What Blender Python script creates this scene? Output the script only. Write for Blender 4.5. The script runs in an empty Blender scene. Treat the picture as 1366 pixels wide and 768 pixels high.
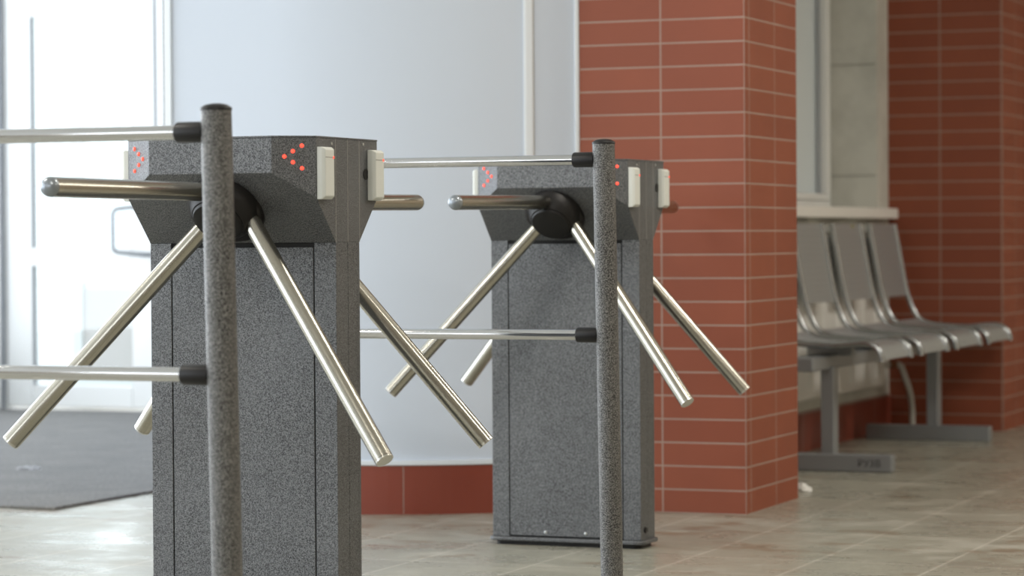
import bpy, bmesh, math, random
from mathutils import Vector, Matrix
PI = math.pi
random.seed(4)
scene = bpy.context.scene
COL = scene.collection

# ------------------------------------------------------------------ camera
F_PX = 3761.5
YAW, PITCH, ROLL, CZ = map(float, (22.0014, 1.0072, 0.37, 0.8323))
ya, pi_, ro = map(math.radians, (YAW, PITCH, ROLL))
Fv = Vector((-math.sin(ya)*math.cos(pi_), math.cos(ya)*math.cos(pi_), -math.sin(pi_)))
R0 = Vector((math.cos(ya), math.sin(ya), 0)); U0 = R0.cross(Fv)
Rv = math.cos(ro)*R0 - math.sin(ro)*U0
Uv = math.sin(ro)*R0 + math.cos(ro)*U0
cam_data = bpy.data.cameras.new('camera')
cam_data.sensor_width = 36.0
cam_data.lens = 36.0*F_PX/1366.0
cam_data.clip_start = 0.05; cam_data.clip_end = 200
cam_data.dof.use_dof = True
cam_data.dof.focus_distance = 6.1
cam_data.dof.aperture_fstop = 4.6
cam = bpy.data.objects.new('camera', cam_data); COL.objects.link(cam)
m3 = Matrix((Rv, Uv, -Fv)).transposed()
cam.matrix_world = Matrix.Translation((0, 0, CZ)) @ m3.to_4x4()
scene.camera = cam

# ------------------------------------------------------------------ world, lights, exposure
scene.view_settings.view_transform = 'Standard'
scene.view_settings.look = 'None'
scene.view_settings.gamma = 1.0
scene.view_settings.use_curve_mapping = False
scene.view_settings.exposure = 0.0
world = bpy.data.worlds.new('overcast'); scene.world = world
world.use_nodes = True
wn = world.node_tree.nodes; wl = world.node_tree.links
wn.clear()
bg = wn.new('ShaderNodeBackground'); wo = wn.new('ShaderNodeOutputWorld')
bg.inputs['Color'].default_value = (0.90, 0.95, 1.0, 1)
bg.inputs['Strength'].default_value = 1.7
wl.new(bg.outputs[0], wo.inputs[0])

def area(name, loc, target, sx, sy, power, color):
    d = bpy.data.lights.new(name, 'AREA'); d.shape = 'RECTANGLE'
    d.size = sx; d.size_y = sy; d.energy = power; d.color = color
    o = bpy.data.objects.new(name, d); COL.objects.link(o)
    o.location = loc
    o.rotation_euler = (Vector(target)-Vector(loc)).to_track_quat('-Z', 'Y').to_euler()
    return o
# daylight through the tall windows of the left wall, and fill through unseen windows behind the camera
area('daylight_left_windows', (-7.9, 5.4, 1.6), (0, 5.4, 1.5), 12.0, 2.5, 360, (0.86, 0.93, 1.0))
area('daylight_entrance', (-5.6, 12.6, 1.5), (-5.6, 0, 1.0), 3.6, 2.6, 60, (0.9, 0.95, 1.0))
area('fill_rear_windows', (-4.0, -3.6, 2.3), (-4.0, 8.0, 1.0), 6.5, 1.1, 80, (0.95, 0.98, 1.0))

# ------------------------------------------------------------------ helpers
def link_mesh(name, bm, mat, parent=None, smooth=None):
    bm.normal_update()
    me = bpy.data.meshes.new(name); bm.to_mesh(me); bm.free()
    if mat: me.materials.append(mat)
    if smooth is not None:
        for p in me.polygons: p.use_smooth = True
        try: me.set_sharp_from_angle(angle=math.radians(smooth))
        except Exception: pass
    o = bpy.data.objects.new(name, me); COL.objects.link(o)
    if parent is not None: o.parent = parent
    return o
def tag(o, label=None, cat=None, group=None, kind=None):
    if label: o['label'] = label
    if cat: o['category'] = cat
    if group: o['group'] = group
    if kind: o['kind'] = kind
    return o
def empty(name, loc, rz=0.0):
    o = bpy.data.objects.new(name, None); COL.objects.link(o)
    o.location = loc; o.rotation_euler = (0, 0, rz); o.empty_display_size = .1
    return o
def struct(name, bm, mat, parent=None, smooth=None):
    o = link_mesh(name, bm, mat, parent, smooth)
    if parent is None: o['kind'] = 'structure'
    return o
def box(bm, x0, x1, y0, y1, z0, z1, bev=0.0, seg=2):
    vs = [bm.verts.new(p) for p in ((x0,y0,z0),(x1,y0,z0),(x1,y1,z0),(x0,y1,z0),(x0,y0,z1),(x1,y0,z1),(x1,y1,z1),(x0,y1,z1))]
    fs = [bm.faces.new([vs[i] for i in f]) for f in ((3,2,1,0),(4,5,6,7),(0,1,5,4),(1,2,6,5),(2,3,7,6),(3,0,4,7))]
    if bev > 0:
        es = {e for f in fs for e in f.edges}
        bmesh.ops.bevel(bm, geom=list(es), offset=bev, segments=seg, profile=.5, affect='EDGES', clamp_overlap=True)
    return bm
def nb(*a, **k): return box(bmesh.new(), *a, **k)
def frame_axes(d):
    d = d.normalized(); a = Vector((0,0,1)) if abs(d.z) < .9 else Vector((1,0,0))
    u = d.cross(a).normalized(); return u, d.cross(u).normalized()
def lathe(bm, origin, axis, prof, n=48):
    """prof: list of (distance along axis, radius)"""
    origin = Vector(origin); axis = Vector(axis).normalized(); u, v = frame_axes(axis)
    rings = []
    for s, r in prof:
        if r < 1e-6: rings.append([bm.verts.new(origin+axis*s)])
        else: rings.append([bm.verts.new(origin+axis*s+(u*math.cos(2*PI*i/n)+v*math.sin(2*PI*i/n))*r) for i in range(n)])
    for a, b in zip(rings, rings[1:]):
        for i in range(n):
            j = (i+1) % n
            if len(a) == 1 and len(b) == 1: continue
            if len(a) == 1: bm.faces.new((a[0], b[j], b[i]))
            elif len(b) == 1: bm.faces.new((a[i], a[j], b[0]))
            else: bm.faces.new((a[i], a[j], b[j], b[i]))
    bmesh.ops.recalc_face_normals(bm, faces=bm.faces[:])
    return bm
def tube(bm, pts, r, n=12, caps=True):
    pts = [Vector(p) for p in pts]; rings = []; u = None
    for i, p in enumerate(pts):
        d = (pts[min(i+1, len(pts)-1)]-pts[max(i-1, 0)]).normalized()
        if u is None: u, v = frame_axes(d)
        else:
            u = (u-d*u.dot(d)).normalized(); v = d.cross(u)
        rings.append([bm.verts.new(p+(u*math.cos(2*PI*k/n)+v*math.sin(2*PI*k/n))*r) for k in range(n)])
    for a, b in zip(rings, rings[1:]):
        for k in range(n): bm.faces.new((a[k], a[(k+1) % n], b[(k+1) % n], b[k]))
    if caps: bm.faces.new(rings[0][::-1]); bm.faces.new(rings[-1])
    bmesh.ops.recalc_face_normals(bm, faces=bm.faces[:])
    return bm
def smooth_path(pts, rad=.03, n=5):
    """round the corners of a polyline"""
    pts = [Vector(p) for p in pts]; out = [pts[0]]
    for a, b, c in zip(pts, pts[1:], pts[2:]):
        r = min(rad, (a-b).length*.45, (c-b).length*.45)
        p = b+(a-b).normalized()*r; q = b+(c-b).normalized()*r
        for i in range(n+1):
            t = i/n; out.append(p*(1-t)**2+b*2*t*(1-t)+q*t*t)
    out.append(pts[-1]); return out
def bev_all(o, w, seg=2, ang=30):
    m = o.modifiers.new('bevel', 'BEVEL'); m.width = w; m.segments = seg; m.limit_method = 'ANGLE'; m.angle_limit = math.radians(ang)
    return o

# ------------------------------------------------------------------ materials
def mat(name, color=(.5,.5,.5), rough=.5, metal=0.0, spec=None, **k):
    m = bpy.data.materials.new(name); m.use_nodes = True
    b = m.node_tree.nodes['Principled BSDF']
    b.inputs['Base Color'].default_value = (*color, 1)
    b.inputs['Roughness'].default_value = rough
    b.inputs['Metallic'].default_value = metal
    if spec is not None: b.inputs['Specular IOR Level'].default_value = spec
    for kk, v in k.items(): b.inputs[kk.replace('_', ' ')].default_value = v
    m.diffuse_color = (*color, 1)
    return m
class N:
    def __init__(s, m): s.t = m.node_tree; s.b = s.t.nodes['Principled BSDF']
    def n(s, typ, **k):
        x = s.t.nodes.new(typ)
        for a, v in k.items(): setattr(x, a, v)
        return x
    def l(s, a, b): s.t.links.new(a, b)
    def coord(s, kind='Object', scale=(1,1,1)):
        tc = s.n('ShaderNodeTexCoord'); mp = s.n('ShaderNodeMapping'); s.l(tc.outputs[kind], mp.inputs[0])
        mp.inputs['Scale'].default_value = scale; return mp.outputs[0]
    def noise(s, vec, scale, detail=2, rough=.5):
        x = s.n('ShaderNodeTexNoise'); x.inputs['Scale'].default_value = scale; x.inputs['Detail'].default_value = detail
        x.inputs['Roughness'].default_value = rough; s.l(vec, x.inputs['Vector']); return x.outputs['Fac']
    def ramp(s, fac, stops):
        r = s.n('ShaderNodeValToRGB'); e = r.color_ramp.elements
        while len(e) < len(stops): e.new(.5)
        for x, (p, c) in zip(e, stops): x.position = p; x.color = (*c, 1) if len(c) == 3 else c
        s.l(fac, r.inputs[0]); return r.outputs[0]
    def mix(s, f, a, b, mode='MIX'):
        x = s.n('ShaderNodeMix', data_type='RGBA', blend_type=mode)
        for i, v in ((0, f), (6, a), (7, b)):
            if hasattr(v, 'default_value') and not isinstance(v, (int, float)): s.l(v, x.inputs[i])
            elif isinstance(v, tuple): x.inputs[i].default_value = (*v, 1)
            else: x.inputs[i].default_value = v
        return x.outputs[2]
    def bump(s, h, strength, dist):
        x = s.n('ShaderNodeBump'); x.inputs['Strength'].default_value = strength; x.inputs['Distance'].default_value = dist
        s.l(h, x.inputs['Height']); s.l(x.outputs[0], s.b.inputs['Normal'])

def hammer(name, dark, light, scale, contrast=(.36,.62), bump=.5):
    m = mat(name, light, .40, .45, .5); w = N(m)
    v = w.coord()
    a = w.noise(v, scale, 2.5, .6)
    c = w.ramp(a, [(contrast[0], dark), (contrast[1], light)])
    big = w.noise(v, 9, 2)
    c2 = w.mix(w.ramp(big, [(.3,(0,0,0)),(.7,(.25,.25,.25))]), c, (light[0]*.8, light[1]*.8, light[2]*.8))
    w.l(c2, w.b.inputs['Base Color'])
    w.bump(a, bump, .0022)
    return m
M = {}
M['hammer'] = hammer('grey_hammered_paint', (.022,.023,.026), (.240,.248,.258), 500, (.38,.62))
M['hammer_post'] = hammer('post_hammered_paint', (.016,.016,.016), (.28,.275,.265), 430, (.44,.60), 1.0)
M['hammer_post'].node_tree.nodes['Principled BSDF'].inputs['Roughness'].default_value = .3
M['black'] = mat('black_plastic', (.011,.010,.010), .42, 0, .3)
M['black_gloss'] = mat('black_soft_plastic', (.014,.012,.012), .36, 0, .35)
M['gap'] = mat('dark_gap', (.012,.012,.012), .8)
M['seam'] = mat('seam_edge_highlight', (.38,.37,.35), .5, .4)  # pale colour paints the light caught on the seam edges
# brushed stainless: rings around the tube axis are approximated by fine noise
m = mat('brushed_stainless', (.66,.63,.56), .24, 1.0); w = N(m)
nf = w.noise(w.coord(scale=(1,1,1)), 420, 3)
w.l(w.ramp(nf, [(.3,(.46,.44,.385)),(.7,(.52,.50,.44))]), w.b.inputs['Base Color'])
w.l(w.ramp(nf, [(.3,(.21,.21,.21)),(.7,(.25,.25,.25))]), w.b.inputs['Roughness'])
M['steel'] = m
M['steel_cap'] = mat('polished_end_cap', (.72,.71,.67), .18, 1.0)
M['cap_grey'] = mat('blue_grey_round_cap', (.30,.33,.36), .3, .6)
M['chrome'] = mat('chrome', (.70,.71,.73), .07, 1.0)
M['reader'] = mat('ivory_plastic', (.70,.72,.68), .45)
M['reader_groove'] = mat('ivory_plastic_groove', (.30,.30,.27), .6)
m = mat('red_led', (.9,.08,.03), .4); b = m.node_tree.nodes['Principled BSDF']
b.inputs['Emission Color'].default_value = (1,.075,.05,1); b.inputs['Emission Strength'].default_value = 1.5
M['led'] = m
M['rivet'] = mat('zinc_rivet', (.6,.62,.62), .3, .8)

def tile_mat(name, c1, c2, mortar, tw=.2645, th=.0709, mo=.0052, rough=.58):
    m = mat(name, c1, rough); w = N(m)
    uv = w.n('ShaderNodeUVMap'); uv.uv_map = 'UVMap'
    br = w.n('ShaderNodeTexBrick'); br.offset = 0; br.squash = 1
    w.l(uv.outputs[0], br.inputs['Vector'])
    br.inputs['Color1'].default_value = (*c1,1); br.inputs['Color2'].default_value = (*c2,1); br.inputs['Mortar'].default_value = (*mortar,1)
    br.inputs['Scale'].default_value = 1; br.inputs['Mortar Size'].default_value = mo/2; br.inputs['Mortar Smooth'].default_value = .15
    br.inputs['Brick Width'].default_value = tw; br.inputs['Row Height'].default_value = th; br.inputs['Bias'].default_value = 0
    cl = w.noise(w.coord(), 6, 4, .6)
    c = w.mix(w.ramp(cl, [(.35,(0,0,0)),(.75,(.22,.22,.22))]), br.outputs['Color'], (c1[0]*.6, c1[1]*.6, c1[2]*.6))
    w.l(c, w.b.inputs['Base Color'])
    inv = w.n('ShaderNodeMath', operation='SUBTRACT'); inv.inputs[0].default_value = 1; w.l(br.outputs['Fac'], inv.inputs[1])
    w.bump(inv.outputs[0], .5, .002)
    return m
M['tile'] = tile_mat('terracotta_clinker_tile', (.285,.072,.032), (.25,.060,.026), (.38,.27,.22))
M['skirting'] = tile_mat('terracotta_skirting_tile', (.27,.060,.036), (.235,.05,.03), (.36,.29,.25), .54, .30, .007, .35)
def uv_box(bm, u0x, u0y, z0=0.0):
    """metre-scaled UVs: u runs along the face, v is height"""
    uv = bm.loops.layers.uv.new('UVMap'); bm.normal_update()
    for f in bm.faces:
        n = f.normal
        for lp in f.loops:
            co = lp.vert.co
            if abs(n.y) > abs(n.x): lp[uv].uv = (co.x-u0x, co.z-z0)
            else: lp[uv].uv = (co.y-u0y, co.z-z0)
    return bm
# floor
m = mat('grey_floor_tile', (.3,.28,.24), .3); w = N(m)
tc = w.n('ShaderNodeTexCoord'); mp = w.n('ShaderNodeMapping'); w.l(tc.outputs['Object'], mp.inputs[0])
mp.inputs['Location'].default_value = (2.313+.0027, -6.99+.0027+.3265*30, 0); mp.inputs['Location'].default_value[0] += .3265*30
br = w.n('ShaderNodeTexBrick'); br.offset = 0; w.l(mp.outputs[0], br.inputs['Vector'])
br.inputs['Scale'].default_value = 1; br.inputs['Brick Width'].default_value = .3265; br.inputs['Row Height'].default_value = .3265
br.inputs['Mortar Size'].default_value = .0042; br.inputs['Mortar Smooth'].default_value = .2
br.inputs['Color1'].default_value = (.325,.318,.262,1); br.inputs['Color2'].default_value = (.305,.298,.245,1); br.inputs['Mortar'].default_value = (.50,.475,.41,1)
v1 = w.coord(scale=(1.2,1.5,1)); n1 = w.noise(v1, 3.0, 7, .66)      # dried salty smears
v2 = w.coord(scale=(1.0,1.7,1)); n2 = w.noise(v2, 4.2, 6, .62)      # brown grime
sx = w.n('ShaderNodeSeparateXYZ'); w.l(w.coord(), sx.inputs[0])      # tracked-in dirt lies thickest in front of the pillar and the booth
d1 = w.n('ShaderNodeMath', operation='SUBTRACT'); w.l(sx.outputs[1], d1.inputs[0]); d1.inputs[1].default_value = 7.55
d2 = w.n('ShaderNodeMath', operation='ABSOLUTE'); w.l(d1.outputs[0], d2.inputs[0])
d3 = w.n('ShaderNodeMapRange'); w.l(d2.outputs[0], d3.inputs[0]); d3.inputs[1].default_value = 0; d3.inputs[2].default_value = .55; d3.inputs[3].default_value = .07; d3.inputs[4].default_value = 0
d4 = w.n('ShaderNodeMath', operation='ADD'); w.l(n2, d4.inputs[0]); w.l(d3.outputs[0], d4.inputs[1]); n2 = d4.outputs[0]
d5 = w.n('ShaderNodeMath', operation='ADD'); w.l(n1, d5.inputs[0]); w.l(d3.outputs[0], d5.inputs[1]); n1 = d5.outputs[0]
grain = w.noise(w.coord(), 60, 4, .6)
c = w.mix(w.ramp(n1, [(.56,(0,0,0)),(.68,(.5,.5,.5))]), br.outputs['Color'], (.50,.475,.42))
c = w.mix(w.ramp(n2, [(.60,(0,0,0)),(.66,(.55,.55,.55))]), c, (.18,.11,.06))
c = w.mix(w.ramp(grain, [(.35,(.16,.16,.16)),(.65,(0,0,0))]), c, (.18,.17,.14))
w.l(c, w.b.inputs['Base Color'])
w.l(w.ramp(n1, [(.35,(.20,.20,.20)),(.65,(.42,.42,.42))]), w.b.inputs['Roughness'])
w.bump(w.noise(w.coord(), 14, 4, .6), .12, .004)
M['floor'] = m
# carpet mat
m = mat('dark_grey_carpet', (.07,.07,.075), .95, 0, .2); w = N(m)
cn = w.noise(w.coord(), 110, 5, .75); cb = w.noise(w.coord(), 5, 4, .6)
c = w.ramp(cn, [(.3,(.075,.073,.07)),(.7,(.37,.36,.345))])
c = w.mix(w.ramp(cb, [(.35,(0,0,0)),(.7,(.5,.5,.5))]), c, (.15,.15,.15))
w.l(c, w.b.inputs['Base Color']); w.bump(cn, .8, .006)
M['carpet'] = m
M['panel'] = mat('pale_blue_grey_panel', (.62,.685,.785), .6, 0, .25)
M['white_alu'] = mat('white_profile', (.78,.83,.88), .35)
M['white_upvc'] = mat('white_upvc', (.80,.81,.80), .35)
M['grey_seal'] = mat('grey_door_seal', (.20,.21,.23), .5)
m = mat('cream_plaster', (.60,.60,.55), .7); w = N(m)
pn = w.noise(w.coord(), 5, 5, .6)
w.l(w.ramp(pn, [(.35,(.50,.50,.455)),(.65,(.62,.62,.57))]), w.b.inputs['Base Color'])
w.bump(w.noise(w.coord(), 120, 2), .15, .002)
M['plaster'] = m
M['reveal'] = m
M['joint'] = mat('panel_joint', (.33,.33,.30), .8)
M['sill'] = mat('white_sill', (.88,.88,.84), .3)
M['ceiling'] = mat('white_ceiling', (.78,.77,.74), .8)
M['wall_paint'] = mat('warm_grey_wall_paint', (.50,.44,.36), .7)
m = mat('perforated_grey_metal', (.27,.285,.29), .38, .45); w = N(m)
vo = w.n('ShaderNodeTexVoronoi'); vo.inputs['Scale'].default_value = 230; vo.inputs['Randomness'].default_value = 0
w.l(w.coord(), vo.inputs['Vector'])
w.l(w.ramp(vo.outputs['Distance'], [(.28,(.34,.365,.375)),(.34,(.40,.425,.435))]), w.b.inputs['Base Color'])
M['perf'] = m
M['bench'] = mat('grey_bench_paint', (.31,.33,.35), .32, .5)
M['bench_tube'] = mat('satin_grey_tube', (.40,.42,.43), .22, .8)
M['radiator'] = mat('white_radiator_enamel', (.88,.88,.85), .3)
M['pipe'] = mat('white_pipe_paint', (.55,.54,.50), .4)
M['brass'] = mat('brown_valve', (.22,.09,.04), .45, .5)
M['paper'] = mat('white_tissue', (.85,.85,.82), .9)
M['ink'] = mat('dark_marking', (.03,.03,.03), .7)
M['sticker'] = mat('yellow_green_sticker', (.30,.28,.06), .6)
# thin clear glass: transparent with a fresnel reflection
m = bpy.data.materials.new('clear_glass'); m.use_nodes = True; nt = m.node_tree; nt.nodes.clear()
o_ = nt.nodes.new('ShaderNodeOutputMaterial'); mx = nt.nodes.new('ShaderNodeMixShader'); tr = nt.nodes.new('ShaderNodeBsdfTransparent'); gl = nt.nodes.new('ShaderNodeBsdfGlossy')
fr = nt.nodes.new('ShaderNodeFresnel'); fr.inputs[0].default_value = 1.45; gl.inputs['Roughness'].default_value = .02; tr.inputs[0].default_value = (.95,.985,.985,1)
nt.links.new(fr.outputs[0], mx.inputs[0]); nt.links.new(tr.outputs[0], mx.inputs[1]); nt.links.new(gl.outputs[0], mx.inputs[2]); nt.links.new(mx.outputs[0], o_.inputs[0])
M['glass'] = m
M['frosted'] = mat('frosted_blue_grey_glass', (.74,.82,.86), .25)
M['gasket'] = mat('grey_window_gasket', (.42,.44,.46), .5)
M['dirty_snow'] = mat('dirty_snow', (.38,.38,.39), .9)
M['snow'] = mat('snowy_ground', (.85,.86,.88), .9)
M['facade'] = mat('pale_house_wall', (.62,.58,.56), .8)
M['added_lamp_diffuser'] = mat('added_lamp_diffuser', (.9,.9,.85), .5)
b = M['added_lamp_diffuser'].node_tree.nodes['Principled BSDF']; b.inputs['Emission Color'].default_value = (1,.93,.8,1); b.inputs['Emission Strength'].default_value = 2.5

# ------------------------------------------------------------------ the room
XL, XR, YB, YF, ZC = -7.70, 2.6, -3.2, 12.0, 3.1
struct('floor', nb(XL-.1, XR+.1, YB-.1, 13.4, -.12, 0), M['floor'])
struct('ceiling', nb(XL-.1, XR+.1, YB-.1, 13.4, ZC, ZC+.12), M['ceiling'])
struct('wall_right', nb(XR, XR+.12, YB, 13.3, 0, ZC), M['wall_paint'])
struct('wall_far', nb(-2.6, XR+.1, 13.2, 13.32, 0, ZC), M['wall_paint'])
# left wall: parapet, header, piers between tall windows
bm = bmesh.new(); box(bm, XL-.1, XL, YB, YF, 0, .35); box(bm, XL-.1, XL, YB, YF, 2.85, ZC)
for y in (YB, -.4, 2.4, 5.2, 8.0): box(bm, XL-.1, XL, y, y+.35, .35, 2.85)
box(bm, XL-.1, XL, 11.7, YF, .35, 2.85)
struct('wall_left', bm, M['plaster'])
# unseen wall behind the camera, its window band sized for reflections on the rails
bm = bmesh.new(); box(bm, XL, XR, YB-.12, YB, 0, 1.7); box(bm, XL, XR, YB-.12, YB, 2.9, ZC)
box(bm, -.7, XR, YB-.12, YB, 1.7, 2.9)
for x in (XL, -4.2): box(bm, x, x+.6, YB-.12, YB, 1.7, 2.9)
struct('wall_rear', bm, M['wall_paint'])
# entrance wall (faces the viewer at y = 12): opening for the glazed door
DX0, DX1 = -7.60, -6.64
bm = bmesh.new(); box(bm, XL, DX0, YF, YF+.12, 0, ZC); box(bm, DX0, DX1, YF, YF+.12, 2.35, ZC); box(bm, DX1, -4.24, YF, YF+.12, 0, ZC)
struct('wall_entrance', bm, M['white_alu'])
# glazed entrance door
def door(name, x0, x1, y, glass_r, loc_kick, handle):
    e = empty(name, (0,0,0)); e['kind'] = 'structure'
    f = bmesh.new()
    box(f, x0, x0+.04, y-.03, y+.09, 0, 2.35, .004); box(f, x1-.04, x1, y-.03, y+.09, 0, 2.35, .004); box(f, x0+.04, x1-.04, y-.03, y+.09, 2.30, 2.35, .004)
    link_mesh('door_frame', f, M['white_upvc'], e)
    g = bmesh.new(); box(g, x0+.038, x0+.052, y-.034, y-.02, 0, 2.3); box(g, x1-.052, x1-.038, y-.034, y-.02, 0, 2.3)
    link_mesh('door_seal', g, M['grey_seal'], e)
    lf = bmesh.new(); a, b_ = x0+.055, x1-.055
    box(lf, a, glass_r[0], y, y+.06, .02, 2.28, .006); box(lf, glass_r[1], b_, y, y+.06, .02, 2.28, .006)
    box(lf, glass_r[0], glass_r[1], y, y+.06, .02, .125, .004); box(lf, glass_r[0], glass_r[1], y, y+.06, .71, .80, .004)
    box(lf, glass_r[0], glass_r[1], y, y+.06, 1.935, 2.28, .004)
    leaf = link_mesh('door_leaf', lf, M['white_upvc'], e)
    for z0, z1 in ((.125,.71), (.80,1.935)):
        link_mesh('glass', nb(glass_r[0], glass_r[1], y+.027, y+.033, z0, z1), M['glass'], leaf)
        s = bmesh.new(); t = .007
        box(s, glass_r[0], glass_r[0]+t, y+.018, y+.027, z0, z1); box(s, glass_r[1]-t, glass_r[1], y+.018, y+.027, z0, z1)
        link_mesh('glass_seal', s, M['grey_seal'], leaf)
    if handle:
        hx = glass_r[1]+.055; hp = smooth_path([(hx+.05, y, 1.0), (hx+.05, y-.06, 1.0), (hx-.10, y-.10, .985), (hx-.10, y-.10, .78), (hx+.05, y-.06, .765), (hx+.05, y, .765)], .03)
        link_mesh('door_handle', tube(bmesh.new(), hp, .011), M['bench'], e, 40)
    return e
door('door_1', DX0, DX1, YF, (-7.40, -6.84), None, True)
# outer vestibule leaf beyond the door, snow covered ground and a pale house across the yard
e2 = empty('door_2', (0,0,0)); e2['kind'] = 'structure'
f = bmesh.new(); box(f, -8.10, -8.04, 13.55, 13.62, 0, 2.3, .004); box(f, -7.45, -7.38, 13.55, 13.62, 0, 2.3, .004); box(f, -8.04, -7.45, 13.55, 13.62, 2.1, 2.3)
box(f, -8.04, -7.45, 13.55, 13.62, 0.0, .13, .004); box(f, -8.04, -7.45, 13.55, 13.62, .6, .68, .004)
link_mesh('door_frame', f, M['white_upvc'], e2)
link_mesh('lower_panel', nb(-8.04, -7.72, 13.57, 13.60, .13, .57), M['facade'], e2)
struct('floor_outdoor_ground', nb(-40, 6, 13.4, 60, -.3, -.05), M['snow'])

# reception booth: pale panel wall with a bevelled corner over a tiled plinth
BX, BY = -3.482, 7.70; PXL, PYL = -3.04, 8.085
def wall_strip(pts, th, z0, z1):
    bm = bmesh.new(); f_, b_ = [], []
    n = len(pts)
    for i, p in enumerate(pts):
        d1 = (Vector(pts[i])-Vector(pts[max(i-1,0)])); d2 = (Vector(pts[min(i+1,n-1)])-Vector(pts[i]))
        d = ((d1.normalized() if d1.length else Vector((0,0)))+(d2.normalized() if d2.length else Vector((0,0)))).normalized()
        nn = Vector((-d.y, d.x))*th
        f_.append((bm.verts.new((p[0],p[1],z0)), bm.verts.new((p[0],p[1],z1)))); b_.append((bm.verts.new((p[0]+nn.x,p[1]+nn.y,z0)), bm.verts.new((p[0]+nn.x,p[1]+nn.y,z1))))
    for i in range(n-1):
        for q in ((f_[i][0],f_[i+1][0],f_[i+1][1],f_[i][1]), (b_[i+1][0],b_[i][0],b_[i][1],b_[i+1][1]), (f_[i][1],f_[i+1][1],b_[i+1][1],b_[i][1]), (f_[i][0],b_[i][0],b_[i+1][0],f_[i+1][0])): bm.faces.new(q)
    bm.faces.new((f_[0][0],f_[0][1],b_[0][1],b_[0][0])); bm.faces.new((f_[-1][0],b_[-1][0],b_[-1][1],f_[-1][1]))
    return bm
def rounded(a, b, c, r=.10, n=8):
    a, b, c = Vector(a), Vector(b), Vector(c); p = b+(a-b).normalized()*r; q = b+(c-b).normalized()*r
    return [tuple(a)]+[tuple(p*(1-i/n)**2+b*2*(i/n)*(1-i/n)+q*(i/n)**2) for i in range(n+1)]+[tuple(c)]
path = rounded((-4.245,7.70), (BX,BY), (PXL+.012,PYL+.012), .42, 20)
struct('wall_booth', wall_strip(path, .05, .150, ZC), M['panel'], None, 30)
struct('wall_booth_side', nb(-4.245, -4.195, 7.752, 12.0, .15, ZC), M['panel'])
bm = wall_strip([(p[0]+.004, p[1]-.006) for p in path], .06, 0, .150)
uv = bm.loops.layers.uv.new('UVMap')
for f in bm.faces:
    for lp in f.loops:
        co = lp.vert.co; u = (co.x-BX) if co.x < BX else math.hypot(co.x-BX, co.y-BY)
        lp[uv].uv = (u+.54*8, co.z+.15)
struct('baseboard_booth', bm, M['skirting'])
bm = nb(-4.250, -4.19, 7.70, 12.0, 0, .15); uv_box(bm, 0, 7.7, -.15); struct('baseboard_booth_side', bm, M['skirting'])
struct('trim_1', wall_strip([(p[0]+.006, p[1]-.010) for p in path], .02, .150, .163), M['white_alu'])
# vertical cover strips of the booth panels
def vstrip(name, t0, t1, out=.008, z1=ZC, m='white_alu'):
    a = Vector((BX,BY)); d = (Vector((PXL,PYL))-a); L = d.length; d.normalize(); nn = Vector((d.y,-d.x))
    bm = bmesh.new(); vs = []
    for z in (.163, z1):
        for t, o in ((t0,-.002),(t0,out*.6),(t0+(t1-t0)*.2,out),(t0+(t1-t0)*.8,out),(t1,out*.6),(t1,-.002)):
            p = a+d*(t*L)+nn*o; vs.append(bm.verts.new((p.x,p.y,z)))
    for i in range(5): bm.faces.new((vs[i],vs[i+1],vs[i+7],vs[i+6]))
    bm.faces.new(vs[6:]); bm.faces.new(vs[:6][::-1])
    return struct(name, bm, M[m])
vstrip('trim_2', .690, .742); vstrip('trim_3', .740, .748, .004, ZC, 'joint'); vstrip('trim_4', .972, .996)
struct('trim_5', nb(-4.262, -4.240, 7.690, 7.76, .0, ZC), M['white_alu'])
struct('trim_6', nb(-4.272, -4.262, 7.70, 7.76, .0, ZC), M['grey_seal'])

# near pillar, clad in terracotta tiles
CX, CY = -2.5115, 8.08
bm = nb(PXL, CX, CY, 8.63, 0, ZC); uv_box(bm, CX-.2645*40+.0, 8.392-.2645*20); struct('wall_pillar_near', bm, M['tile'])
# far pillar
FX, FY = -2.546, 11.85
bm = nb(-3.05, FX, FY, 13.3, 0, ZC); uv_box(bm, FX-.268-.2645*20, FY+.268-.2645*20); struct('wall_pillar_far', bm, M['tile'])
# window wall between the pillars (plane x = -3.04), with a recess for the window
bm = bmesh.new()
box(bm, -3.34, -3.04, 8.63, 11.85, .155, .925); box(bm, -3.34, -3.04, 11.66, 11.85, .925, ZC); box(bm, -3.34, -3.04, 8.63, 8.9, .925, ZC); box(bm, -3.34, -3.04, 8.9, 11.66, 2.6, ZC)
box(bm, -3.44, -3.34, 8.63, 11.85, .155, ZC)
struct('wall_window', bm, M['plaster'])
bm = bmesh.new()
for z in (1.09, 1.56, 2.03): box(bm, -3.26, -3.046, 11.657, 11.662, z-.002, z+.002)
struct('trim_7', bm, M['joint'])
bm = nb(-3.34, -3.034, 8.63, 11.85, 0, .155); uv_box(bm, 0, 11.58-.54*12, -.15); struct('baseboard_window', bm, M['skirting'])
struct('trim_8', nb(-3.34, -2.995, 8.64, 11.845, .905, .950, .006), M['sill'])
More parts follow.
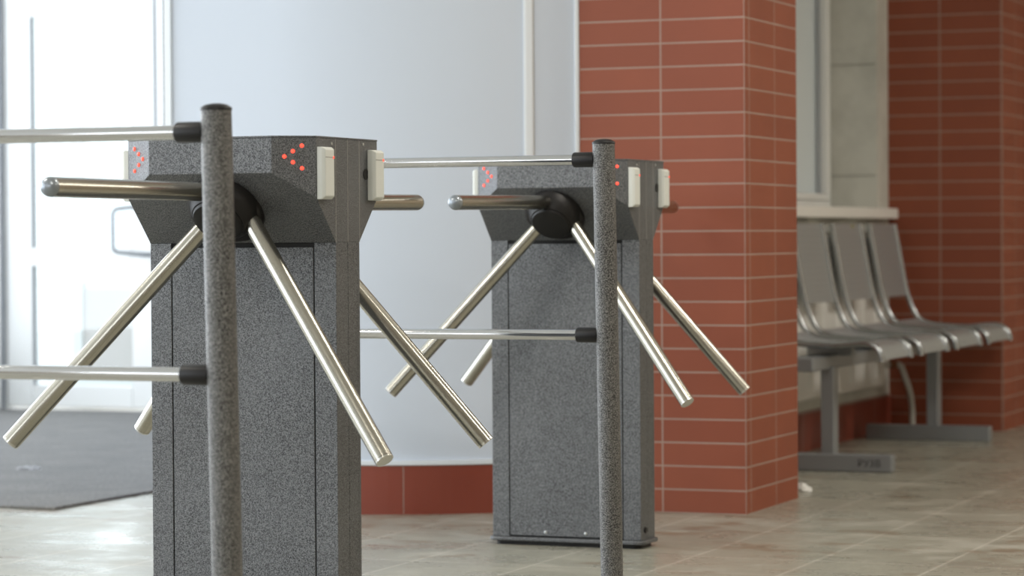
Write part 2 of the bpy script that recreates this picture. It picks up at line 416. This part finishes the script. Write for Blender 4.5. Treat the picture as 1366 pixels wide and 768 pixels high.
# window: white frame, frosted panes
we = empty('window_1', (0,0,0)); we['kind'] = 'structure'
bm = bmesh.new(); X0, X1 = -3.33, -3.24
box(bm, X0, X1, 8.9, 11.655, .95, .985, .004); box(bm, X0, X1, 11.60, 11.655, .985, 2.6, .004); box(bm, X0, X1, 8.9, 8.96, .985, 2.6, .004); box(bm, X0, X1, 10.2, 10.28, .985, 2.6, .004); box(bm, X0, X1, 8.96, 11.6, 2.54, 2.6)
link_mesh('window_frame', bm, M['white_upvc'], we)
for y0, y1 in ((8.96,10.2),(10.28,11.6)):
    bm = bmesh.new(); t = .05; xs = (X0+.01, X1+.012)
    box(bm, *xs, y0, y1, .985, 1.012, .004); box(bm, *xs, y0, y1, 2.50, 2.54); box(bm, *xs, y0, y0+t, 1.012, 2.5, .004); box(bm, *xs, y1-t, y1, 1.012, 2.5, .004)
    s = link_mesh('sash', bm, M['white_upvc'], we)
    bm = bmesh.new(); box(bm, X1-.03, X1-.012, y0+t, y0+t+.012, 1.012, 2.5); box(bm, X1-.03, X1-.012, y1-t-.012, y1-t, 1.012, 2.5)
    link_mesh('gasket', bm, M['gasket'], s)
    link_mesh('pane', nb(X1-.045, X1-.035, y0+t, y1-t, 1.012, 2.5), M['frosted'], s)

# ------------------------------------------------------------------ ceiling lamps (unseen fittings added to light the hall)
def added_lamp(x, y, p):
    e = empty('added_ceiling_light', (x, y, ZC)); tag(e, 'long ceiling light added above the hall as fill, outside the view', 'ceiling light', 'added ceiling lights')
    link_mesh('housing', nb(-.62,.62,-.15,.15,-.07,-.002,.005), M['white_upvc'], e)
    link_mesh('diffuser', nb(-.58,.58,-.12,.12,-.085,-.071,.004), M['added_lamp_diffuser'], e)
    d = bpy.data.lights.new('added_lamp_light', 'AREA'); d.shape = 'RECTANGLE'; d.size = 1.2; d.size_y = .28; d.energy = p; d.color = (1.0,.935,.84)
    o = bpy.data.objects.new('added_lamp_light', d); COL.objects.link(o); o.parent = e; o.location = (0,0,-.10)
for x, y, p in ((-1.4,2.2,34),(-1.4,6.2,34),(1.2,4.6,26),(.2,8.4,46),(.9,11.4,60),(-4.8,4.2,44)): added_lamp(x, y, p)

# ------------------------------------------------------------------ entrance mat
bm = nb(-7.55, -4.585, 7.555, 11.93, .0, .010, .003)
tag(link_mesh('entrance_mat', bm, M['carpet']), 'large dark grey carpet mat on the floor in front of the white glazed door', 'mat')
bm = bmesh.new(); bmesh.ops.create_icosphere(bm, subdivisions=3, radius=.5)
for v in bm.verts:
    n_ = .75+.5*random.random(); v.co = Vector((v.co.x*.085*n_, v.co.y*.07*n_, max(0, v.co.z)*.022*n_))
o = link_mesh('snow_clump', bm, M['dirty_snow']); o.location = (-5.44, 8.79, .0095); tag(o, 'small flat whitish snow scrap lying on the dark carpet mat', 'snow clump')
bm = bmesh.new(); bmesh.ops.create_icosphere(bm, subdivisions=3, radius=.5)
for v in bm.verts:
    n_ = .7+.6*random.random(); v.co = Vector((v.co.x*.062*n_, v.co.y*.045*n_, max(0, v.co.z+.1)*.040*n_*(1.2-abs(v.co.x)*1.2)))
o = link_mesh('crumpled_tissue', bm, M['paper']); o.location = (-2.575, 8.89, -.001); tag(o, 'small crumpled white tissue on the floor beside the tiled pillar', 'tissue')

# ------------------------------------------------------------------ turnstiles
L2, B_, H_, C_, CX_, ZB, Z1, HT = .21375, .0567, .1466, .0486, .0752, .8265, .9657, 1.04
SL = (Z1-ZB)/(H_+C_-B_)
Z2 = ZB+SL*(H_-B_)
AX = {f: Vector((0, -f*math.sqrt(.5), -math.sqrt(.5))) for f in (1, -1)}
def make_turnstile(name, loc, rz, label, arms):
    e = empty(name, (loc[0], loc[1], 0), rz); tag(e, label, 'turnstile', 'tripod turnstiles')
    g = .0016
    # pedestal: core with folded cover strips leaving real seams
    bm = nb(-L2+.003, L2-.003, -B_+.004, B_-.004, .022, ZB); link_mesh('pedestal_core', bm, M['gap'], e)
    for f in (1, -1):
        def fy(a, b): return (-a, -b) if f == 1 else (b, a)
        c = bmesh.new()
        y0, y1 = fy(B_, B_-.012)
        box(c, -L2, -.1648, y0, y1, .022, ZB, .0012); box(c, .1648, L2, y0, y1, .022, ZB, .0012)
        a, b2 = fy(B_, g/2)
        box(c, L2-.012, L2-.0004, a+(.001 if f == 1 else 0), b2-(0 if f == 1 else .001), .022, ZB, .0008)
        box(c, -L2+.0004, -L2+.012, a+(.001 if f == 1 else 0), b2-(0 if f == 1 else .001), .022, ZB, .0008)
        link_mesh('side_cover', c, M['hammer'], e)
        d = nb(-.1622, .1622, y0, y1, .026, .817, .001); dp = link_mesh('access_panel', d, M['hammer'], e)
        for x in (-.060, .056):
            r = lathe(bmesh.new(), (x, -f*(B_-.0005), .036), (0,-f,0), [(0,.0045),(.0012,.0045),(.0028,.0028),(.0032,0)], 20)
            link_mesh('rivet', r, M['rivet'], dp, 40)
    # base plate with rounded outline, and black foot gasket under it
    def rplate(x, y, r, z0, z1, bm):
        out = []
        for cx, cy, a0 in ((x-r,y-r,0),(-x+r,y-r,90),(-x+r,-y+r,180),(x-r,-y+r,270)):
            for k in range(7):
                a = math.radians(a0+90*k/6); out.append((cx+r*math.cos(a), cy+r*math.sin(a)))
        lo = [bm.verts.new((*p, z0)) for p in out]; hi = [bm.verts.new((*p, z1)) for p in out]
        bm.faces.new(lo[::-1]); bm.faces.new(hi)
        for i in range(len(out)): j = (i+1) % len(out); bm.faces.new((lo[i],lo[j],hi[j],hi[i]))
        return bm
    o = link_mesh('base_plate', rplate(L2+.011, B_+.011, .022, .011, .022, bmesh.new()), M['hammer'], e); bev_all(o, .003, 2)
    link_mesh('foot_pad', rplate(L2-.004, B_-.004, .02, 0, .011, bmesh.new()), M['black'], e)
    # head: convex housing with chamfered corners and slanted undersides
    bm = bmesh.new()
    for sx in (1,-1):
        for sy in (1,-1):
            for p in ((L2-CX_, H_+C_, HT), (L2, H_, HT), (L2-CX_, H_+C_, Z1), (L2, H_, Z2), (L2, B_, ZB)): bm.verts.new((p[0]*sx, p[1]*sy, p[2]-(.0035 if p[2] == HT else 0)))
    bmesh.ops.convex_hull(bm, input=bm.verts[:]); bmesh.ops.dissolve_limit(bm, angle_limit=math.radians(1), verts=bm.verts[:], edges=bm.edges[:])
    bmesh.ops.recalc_face_normals(bm, faces=bm.faces[:])
    o = link_mesh('head_housing', bm, M['hammer'], e); bev_all(o, .0012, 2, 10)
    # lid
    bm = bmesh.new(); out = [(L2-CX_, -H_-C_), (L2, -H_), (L2, H_), (L2-CX_, H_+C_), (-L2+CX_, H_+C_), (-L2, H_), (-L2, -H_), (-L2+CX_, -H_-C_)]
    out = [(x*1.003, y*1.004) for x, y in out]
    lo = [bm.verts.new((*p, HT-.0032)) for p in out]; hi = [bm.verts.new((*p, HT)) for p in out]; bm.faces.new(lo[::-1]); bm.faces.new(hi)
    for i in range(8): j = (i+1) % 8; bm.faces.new((lo[i],lo[j],hi[j],hi[i]))
    o = link_mesh('lid', bm, M['hammer'], e)
    # seams down the end faces, pale to paint their edge highlights
    for sx in (1, -1):
        for y in (-B_, 0.0, B_):
            if sx == -1 and y > -B_: continue
            link_mesh('end_seam', nb(*sorted((sx*(L2-.0005), sx*(L2+.0005))), y-.0008, y+.0008, ZB, HT-.004), M['seam'], e)
    # small screw heads and a cable hole on the end
    for y, z in ((-.074, 1.026), (.078, 1.029)):
        link_mesh('screw', lathe(bmesh.new(), (L2-.0004, y, z), (1,0,0), [(0,.0032),(.0012,.003),(.0018,0)], 16), M['rivet'], e, 40)
    link_mesh('cable_grommet', lathe(bmesh.new(), (L2-.0004, .0885, .967), (1,0,0), [(0,.0115),(.002,.0115),(.0015,.008),(.001,0)], 28), M['black'], e, 40)
    link_mesh('lock', lathe(bmesh.new(), (L2-.0004, -.022 if loc[1] > 6 else -.022, .048), (1,0,0), [(0,.008),(.004,.008),(.0035,.005),(.002,0)], 24), M['black'], e, 40)
    # card readers
    for x, sx, y0 in ((L2, 1, -.1445), (L2, 1, .0975), (-L2, -1, -.1445)):
        bm = bmesh.new(); W, Z0, ZT, D = .048, .913, 1.018, .0185
        prof = [(0, 0), (0, 0)]
        pts0 = [(0,0),(W,0),(W,ZT-Z0),(0,ZT-Z0)]
        i = .007
        pts1 = [(i*.55,i*.9),(W-i*.55,i*.9),(W-i*.55,ZT-Z0-i*.7),(i*.55,ZT-Z0-i*.7)]
        A = [bm.verts.new((x, y0+a, Z0+b)) for a, b in pts0]; Bm = [bm.verts.new((x+sx*D*.62, y0+a, Z0+b)) for a, b in pts0]; Cc = [bm.verts.new((x+sx*D, y0+a, Z0+b)) for a, b in pts1]
        for P_, Q in ((A,Bm),(Bm,Cc)):
            for k in range(4): bm.faces.new((P_[k],P_[(k+1)%4],Q[(k+1)%4],Q[k]))
        bm.faces.new(A[::-1]); bm.faces.new(Cc); bmesh.ops.recalc_face_normals(bm, faces=bm.faces[:])
        rd = link_mesh('card_reader', bm, M['reader'], e); bev_all(rd, .0018, 2, 20)
        gr = nb(*sorted((x+sx*(D-.0006), x+sx*(D+.0003))), y0+.004, y0+W-.006, .9965, .998); link_mesh('groove', gr, M['reader_groove'], rd)
        link_mesh('signal_light', nb(*sorted((x+sx*(D-.001), x+sx*(D+.0008))), y0+W-.0105, y0+W-.0055, .9945, .9995, .0006), M['led'], rd)
    # direction arrows of red lights on both chamfers facing the viewer
    for sx in (1, -1):
        nrm = Vector((sx*C_, -CX_, 0)).normalized(); tang = Vector((sx*CX_, C_, 0)).normalized()
        a = Vector((sx*(L2-CX_), -H_-C_, 0))
        for t, z in ((.061,1.020),(.043,1.009),(.026,.9985),(.043,.987),(.061,.975)):
            p = a+tang*t+Vector((0,0,z))
            l_ = lathe(bmesh.new(), p-nrm*.001, nrm, [(0,.0042),(.0018,.0042),(.0032,.003),(.0038,0)], 18)
            link_mesh('indicator_light', l_, M['led'], e, 50)
    # hubs and arms
    for f in (1, -1):
        ax = AX[f]; nrm = ax
        c0 = Vector((0, -f*(B_+(.895-ZB)/SL), .895))
        hb = lathe(bmesh.new(), c0-nrm*.002, nrm, [(0,.082),(.010,.082),(.0165,.079),(.021,.0725),(.021,0)], 64)
        hub = link_mesh('hub', hb, M['black_gloss'], e, 35)
        ap = Vector((0, -f*.1277, .9163))
        off = Vector((.006, 0, 0))
        rc = lathe(bmesh.new(), ap+off, ax, [(.015,.074),(.036,.0715),(.050,.065),(.062,.0565),(.0635,.0555),(.0638,.053),(.0655,.053),(.070,.050),(.0712,.046),(.072,0)], 64)
        rot = link_mesh('rotor', rc, M['black'], e, 25)
        for s in (0, -1, 1):
            A_, T_ = (Vector(v) for v in arms[(f, s)])
            d = (T_-A_).normalized(); Ln = (T_-A_).length; r = .0188
            st = A_-d*.012
            a_ = lathe(bmesh.new(), st, d, [(0,0),(0,r),(Ln-.004+.012,r),(Ln-.004+.012,0)], 40)
            arm = link_mesh('arm', a_, M['steel'], e, 40)
            if s == 0:
                cp = lathe(bmesh.new(), T_-d*.004, d, [(0,r-.0002),(.004,r-.0004),(.009,r*.9),(.0135,r*.66),(.016,r*.35),(.017,0)], 40)
                c_ = link_mesh('end_cap', cp, M['cap_grey'], arm, 60); c_['label'] = 'blue-grey domed end cap'
            else:
                cp = lathe(bmesh.new(), T_-d*.004, d, [(0,r-.0012),(.0012,r-.0012),(.0012,r),(.0045,r),(.0058,r-.0014),(.006,0)], 40)
                link_mesh('end_cap', cp, M['steel_cap'], arm, 40)
    return e
ARMS1 = {(1,0):((.0006,-.2027,.929),(-.0044,-.8041,.9311)), (1,-1):((-.0438,-.1428,.857),(-.4195,-.2768,.4224)), (1,1):((.0627,-.1364,.8699),(.4189,-.2787,.4053)),
         (-1,0):((.0018,.2027,.9127),(.017,.8007,.9175)), (-1,-1):((-.0478,.1456,.8614),(-.4292,.2875,.4131)), (-1,1):((.0456,.1431,.8588),(.407,.2655,.4019))}
ARMS2 = {(1,0):((.0002,-.2028,.9271),(-.0026,-.8022,.9211)), (1,-1):((-.0454,-.1439,.8588),(-.4177,-.2766,.4221)), (1,1):((.0588,-.1399,.8682),(.4194,-.2779,.4074)),
         (-1,0):((.0021,.2027,.917),(.0192,.8003,.9223)), (-1,-1):((-.0403,.1487,.8556),(-.4325,.2892,.424)), (-1,1):((.0438,.1424,.8572),(.4046,.2647,.4093))}
make_turnstile('tripod_turnstile', (-2.6877, 5.2267), .00404, 'nearer and larger grey hammered turnstile on the left, its foot cut off by the frame', ARMS1)
make_turnstile('tripod_turnstile', (-2.716, 7.1577), .00205, 'farther grey hammered turnstile standing whole on the floor before the tiled pillar', ARMS2)

# ------------------------------------------------------------------ guard railings: two posts joined by two chromed rails
def make_railing(x, y, lean, label):
    e = empty('guard_railing', (x, y, 0)); tag(e, label, 'railing', 'guard railings')
    H = 1.0637; r = .0262
    for px in (0.0, -.93):
        top = Vector((px, 0, H)); bot = Vector((px+lean, 0, 0)); d = (top-bot).normalized(); Ln = (top-bot).length
        p = link_mesh('post', lathe(bmesh.new(), bot, d, [(0,0),(0,.055),(.006,.055),(.007,r),(Ln-.012,r),(Ln-.012,0)], 48), M['hammer_post'], e, 40)
        link_mesh('post_cap', lathe(bmesh.new(), top-d*.0125, d, [(0,r+.0008),(.0045,r+.0008),(.006,r*.97),(.010,r*.72),(.012,r*.35),(.0125,0)], 48), M['black'], p, 60)
    for z in (1.0157, .6045):
        ox = lean*(1-z/H)
        link_mesh('rail', lathe(bmesh.new(), (-.93+ox+.03, 0, z), (1,0,0), [(0,0),(0,.0125),(.93-.06,.0125),(.93-.06,0)], 36), M['chrome'], e, 40)
        for a, b_ in ((ox-.022, ox-.075), (-.93+ox+.022, -.93+ox+.075)):
            s = lathe(bmesh.new(), (a,0,z), (b_-a,0,0), [(0,0),(0,.0178),(.0505,.0178),(.053,.0165),(.053,.0126)], 36)
            link_mesh('rail_sleeve', s, M['black'], e, 40)
    return e
make_railing(-2.248, 4.2339, .019, 'nearer guard railing, its dark grey post standing before the left turnstile')
make_railing(-2.2732, 6.2032, .0155, 'farther guard railing between the two turnstiles, speckled grey post before the right one')

# ------------------------------------------------------------------ waiting bench: four perforated seats on a beam
be = empty('waiting_bench', (-2.73, 10.5, 0)); tag(be, 'grey perforated metal four-seat waiting bench between the tiled pillars, below the window', 'bench')
bo = Vector((-2.73, 10.5, 0))
def bl(x, y, z): return (x-bo.x, y-bo.y, z)
prof = [(-2.488,.392),(-2.491,.412),(-2.501,.433),(-2.520,.449),(-2.56,.458),(-2.66,.450),(-2.76,.453),(-2.83,.462),(-2.868,.478),(-2.893,.505),(-2.912,.545),(-2.930,.60),(-2.948,.69),(-2.966,.79),(-2.983,.882)]
def resample(p, n):
    out = []
    for i in range(len(p)-1):
        for k in range(n):
            t = k/n; P0 = p[max(i-1,0)]; P1 = p[i]; P2 = p[i+1]; P3 = p[min(i+2,len(p)-1)]
            out.append(tuple(.5*((2*P1[j])+(-P0[j]+P2[j])*t+(2*P0[j]-5*P1[j]+4*P2[j]-P3[j])*t*t+(-P0[j]+3*P1[j]-3*P2[j]+P3[j])*t**3) for j in (0,1)))
    out.append(p[-1]); return out
pr = resample(prof, 4)
def sheet(i0, i1, y0, y1, th=.0025):
    bm = bmesh.new(); P = pr[i0:i1+1]; rows = []
    for (x, z) in P: rows.append([bm.verts.new(bl(x, y0, z)), bm.verts.new(bl(x, y1, z)), bm.verts.new(bl(x+.001, y1, z-th)), bm.verts.new(bl(x+.001, y0, z-th))])
    for a, b_ in zip(rows, rows[1:]):
        for k in range(4): bm.faces.new((a[k],a[(k+1)%4],b_[(k+1)%4],b_[k]))
    bm.faces.new(rows[0][::-1]); bm.faces.new(rows[-1]); bmesh.ops.recalc_face_normals(bm, faces=bm.faces[:]); return bm
for k in range(4):
    y0 = 9.592+.570*k; y1 = y0+.425
    st = link_mesh('seat', sheet(2, 33, y0+.012, y1-.012), M['perf'], be, 40)
    # backrest stays clear of the seat: open slot between them
    bk = bmesh.new(); i0, i1 = 43, len(pr)-1
    bk.free(); link_mesh('backrest', sheet(i0, i1, y0+.012, y1-.012), M['perf'], be, 40)
    for y in (y0+.006, y1-.006):
        link_mesh('side_tube', tube(bmesh.new(), [bl(x, y, z) for x, z in pr], .0115, 12), M['bench_tube'], be, 40)
    link_mesh('seat_bracket', nb(*[v for v in (-.085, .08)], (y0+.20)-bo.y, (y0+.25)-bo.y, .405, .447, .004), M['bench'], be)
link_mesh('beam', nb(-.045, .035, 9.45-bo.y, 11.78-bo.y, .362, .412, .006), M['bench'], be)
for y in (9.67, 11.245):
    link_mesh('leg', nb(-.003, .045, y+.01-bo.y, y+.075-bo.y, .05, .37, .004), M['bench'], be)
    ft = link_mesh('foot', nb(-2.985-bo.x, -2.472-bo.x, y-bo.y, y+.055-bo.y, 0, .062, .005), M['bench'], be)
    if y < 10:
        cu = bpy.data.curves.new('marking', 'FONT'); cu.body = 'РУ3В'; cu.size = .034; cu.extrude = .0003; cu.space_character = 1.05
        tmp = bpy.data.objects.new('marking_tmp', cu); COL.objects.link(tmp)
        bpy.context.view_layer.update()
        me = bpy.data.meshes.new_from_object(tmp.evaluated_get(bpy.context.evaluated_depsgraph_get())); COL.objects.unlink(tmp); bpy.data.objects.remove(tmp)
        me.materials.append(M['ink'])
        mo = bpy.data.objects.new('marking', me); COL.objects.link(mo); mo.parent = ft
        mo.location = bl(-2.597, y-.0006, .020); mo.rotation_euler = (PI/2, 0, 0); mo['label'] = 'dark handwritten letters'
bm = nb(-2.9815-bo.x, -2.9795-bo.x, 11.02-bo.y, 11.05-bo.y, .857, .878); 
link_mesh('sticker', bm, M['sticker'], be)['label'] = 'small yellow-green sticker'

# ------------------------------------------------------------------ radiator under the window, with its pipe
re_ = empty('radiator', (-3.036, 10.2, 0)); tag(re_, 'white panel radiator under the window, behind the grey waiting bench', 'radiator')
bm = nb(.008, .034, -1.2, 1.42, .20, .84, .012, 3)
link_mesh('radiator_panel', bm, M['radiator'], re_)
bm = bmesh.new()
for k in range(13):
    y = -1.12+.2*k
    box(bm, .032, .038, y, y+.035, .24, .80, .003)
link_mesh('radiator_rib', bm, M['radiator'], re_)
link_mesh('radiator_bracket', nb(-.003, .008, 1.0, 1.05, .25, .65), M['radiator'], re_)
link_mesh('pipe', tube(bmesh.new(), smooth_path([(.020,1.41,.285),(.035,1.46,.287),(.040,1.49,.288)], .01), .011), M['pipe'], re_, 40)
link_mesh('valve', lathe(bmesh.new(), (.045,1.478,.288), (.25,.5,0), [(0,0),(0,.016),(.012,.019),(.03,.016),(.03,0)], 20), M['brass'], re_, 40)
link_mesh('pipe', tube(bmesh.new(), smooth_path([(.058,1.505,.288),(.082,1.515,.285),(.121,1.52,.17),(.129,1.52,.10),(.129,1.52,.0)], .035), .0125), M['pipe'], re_, 40)
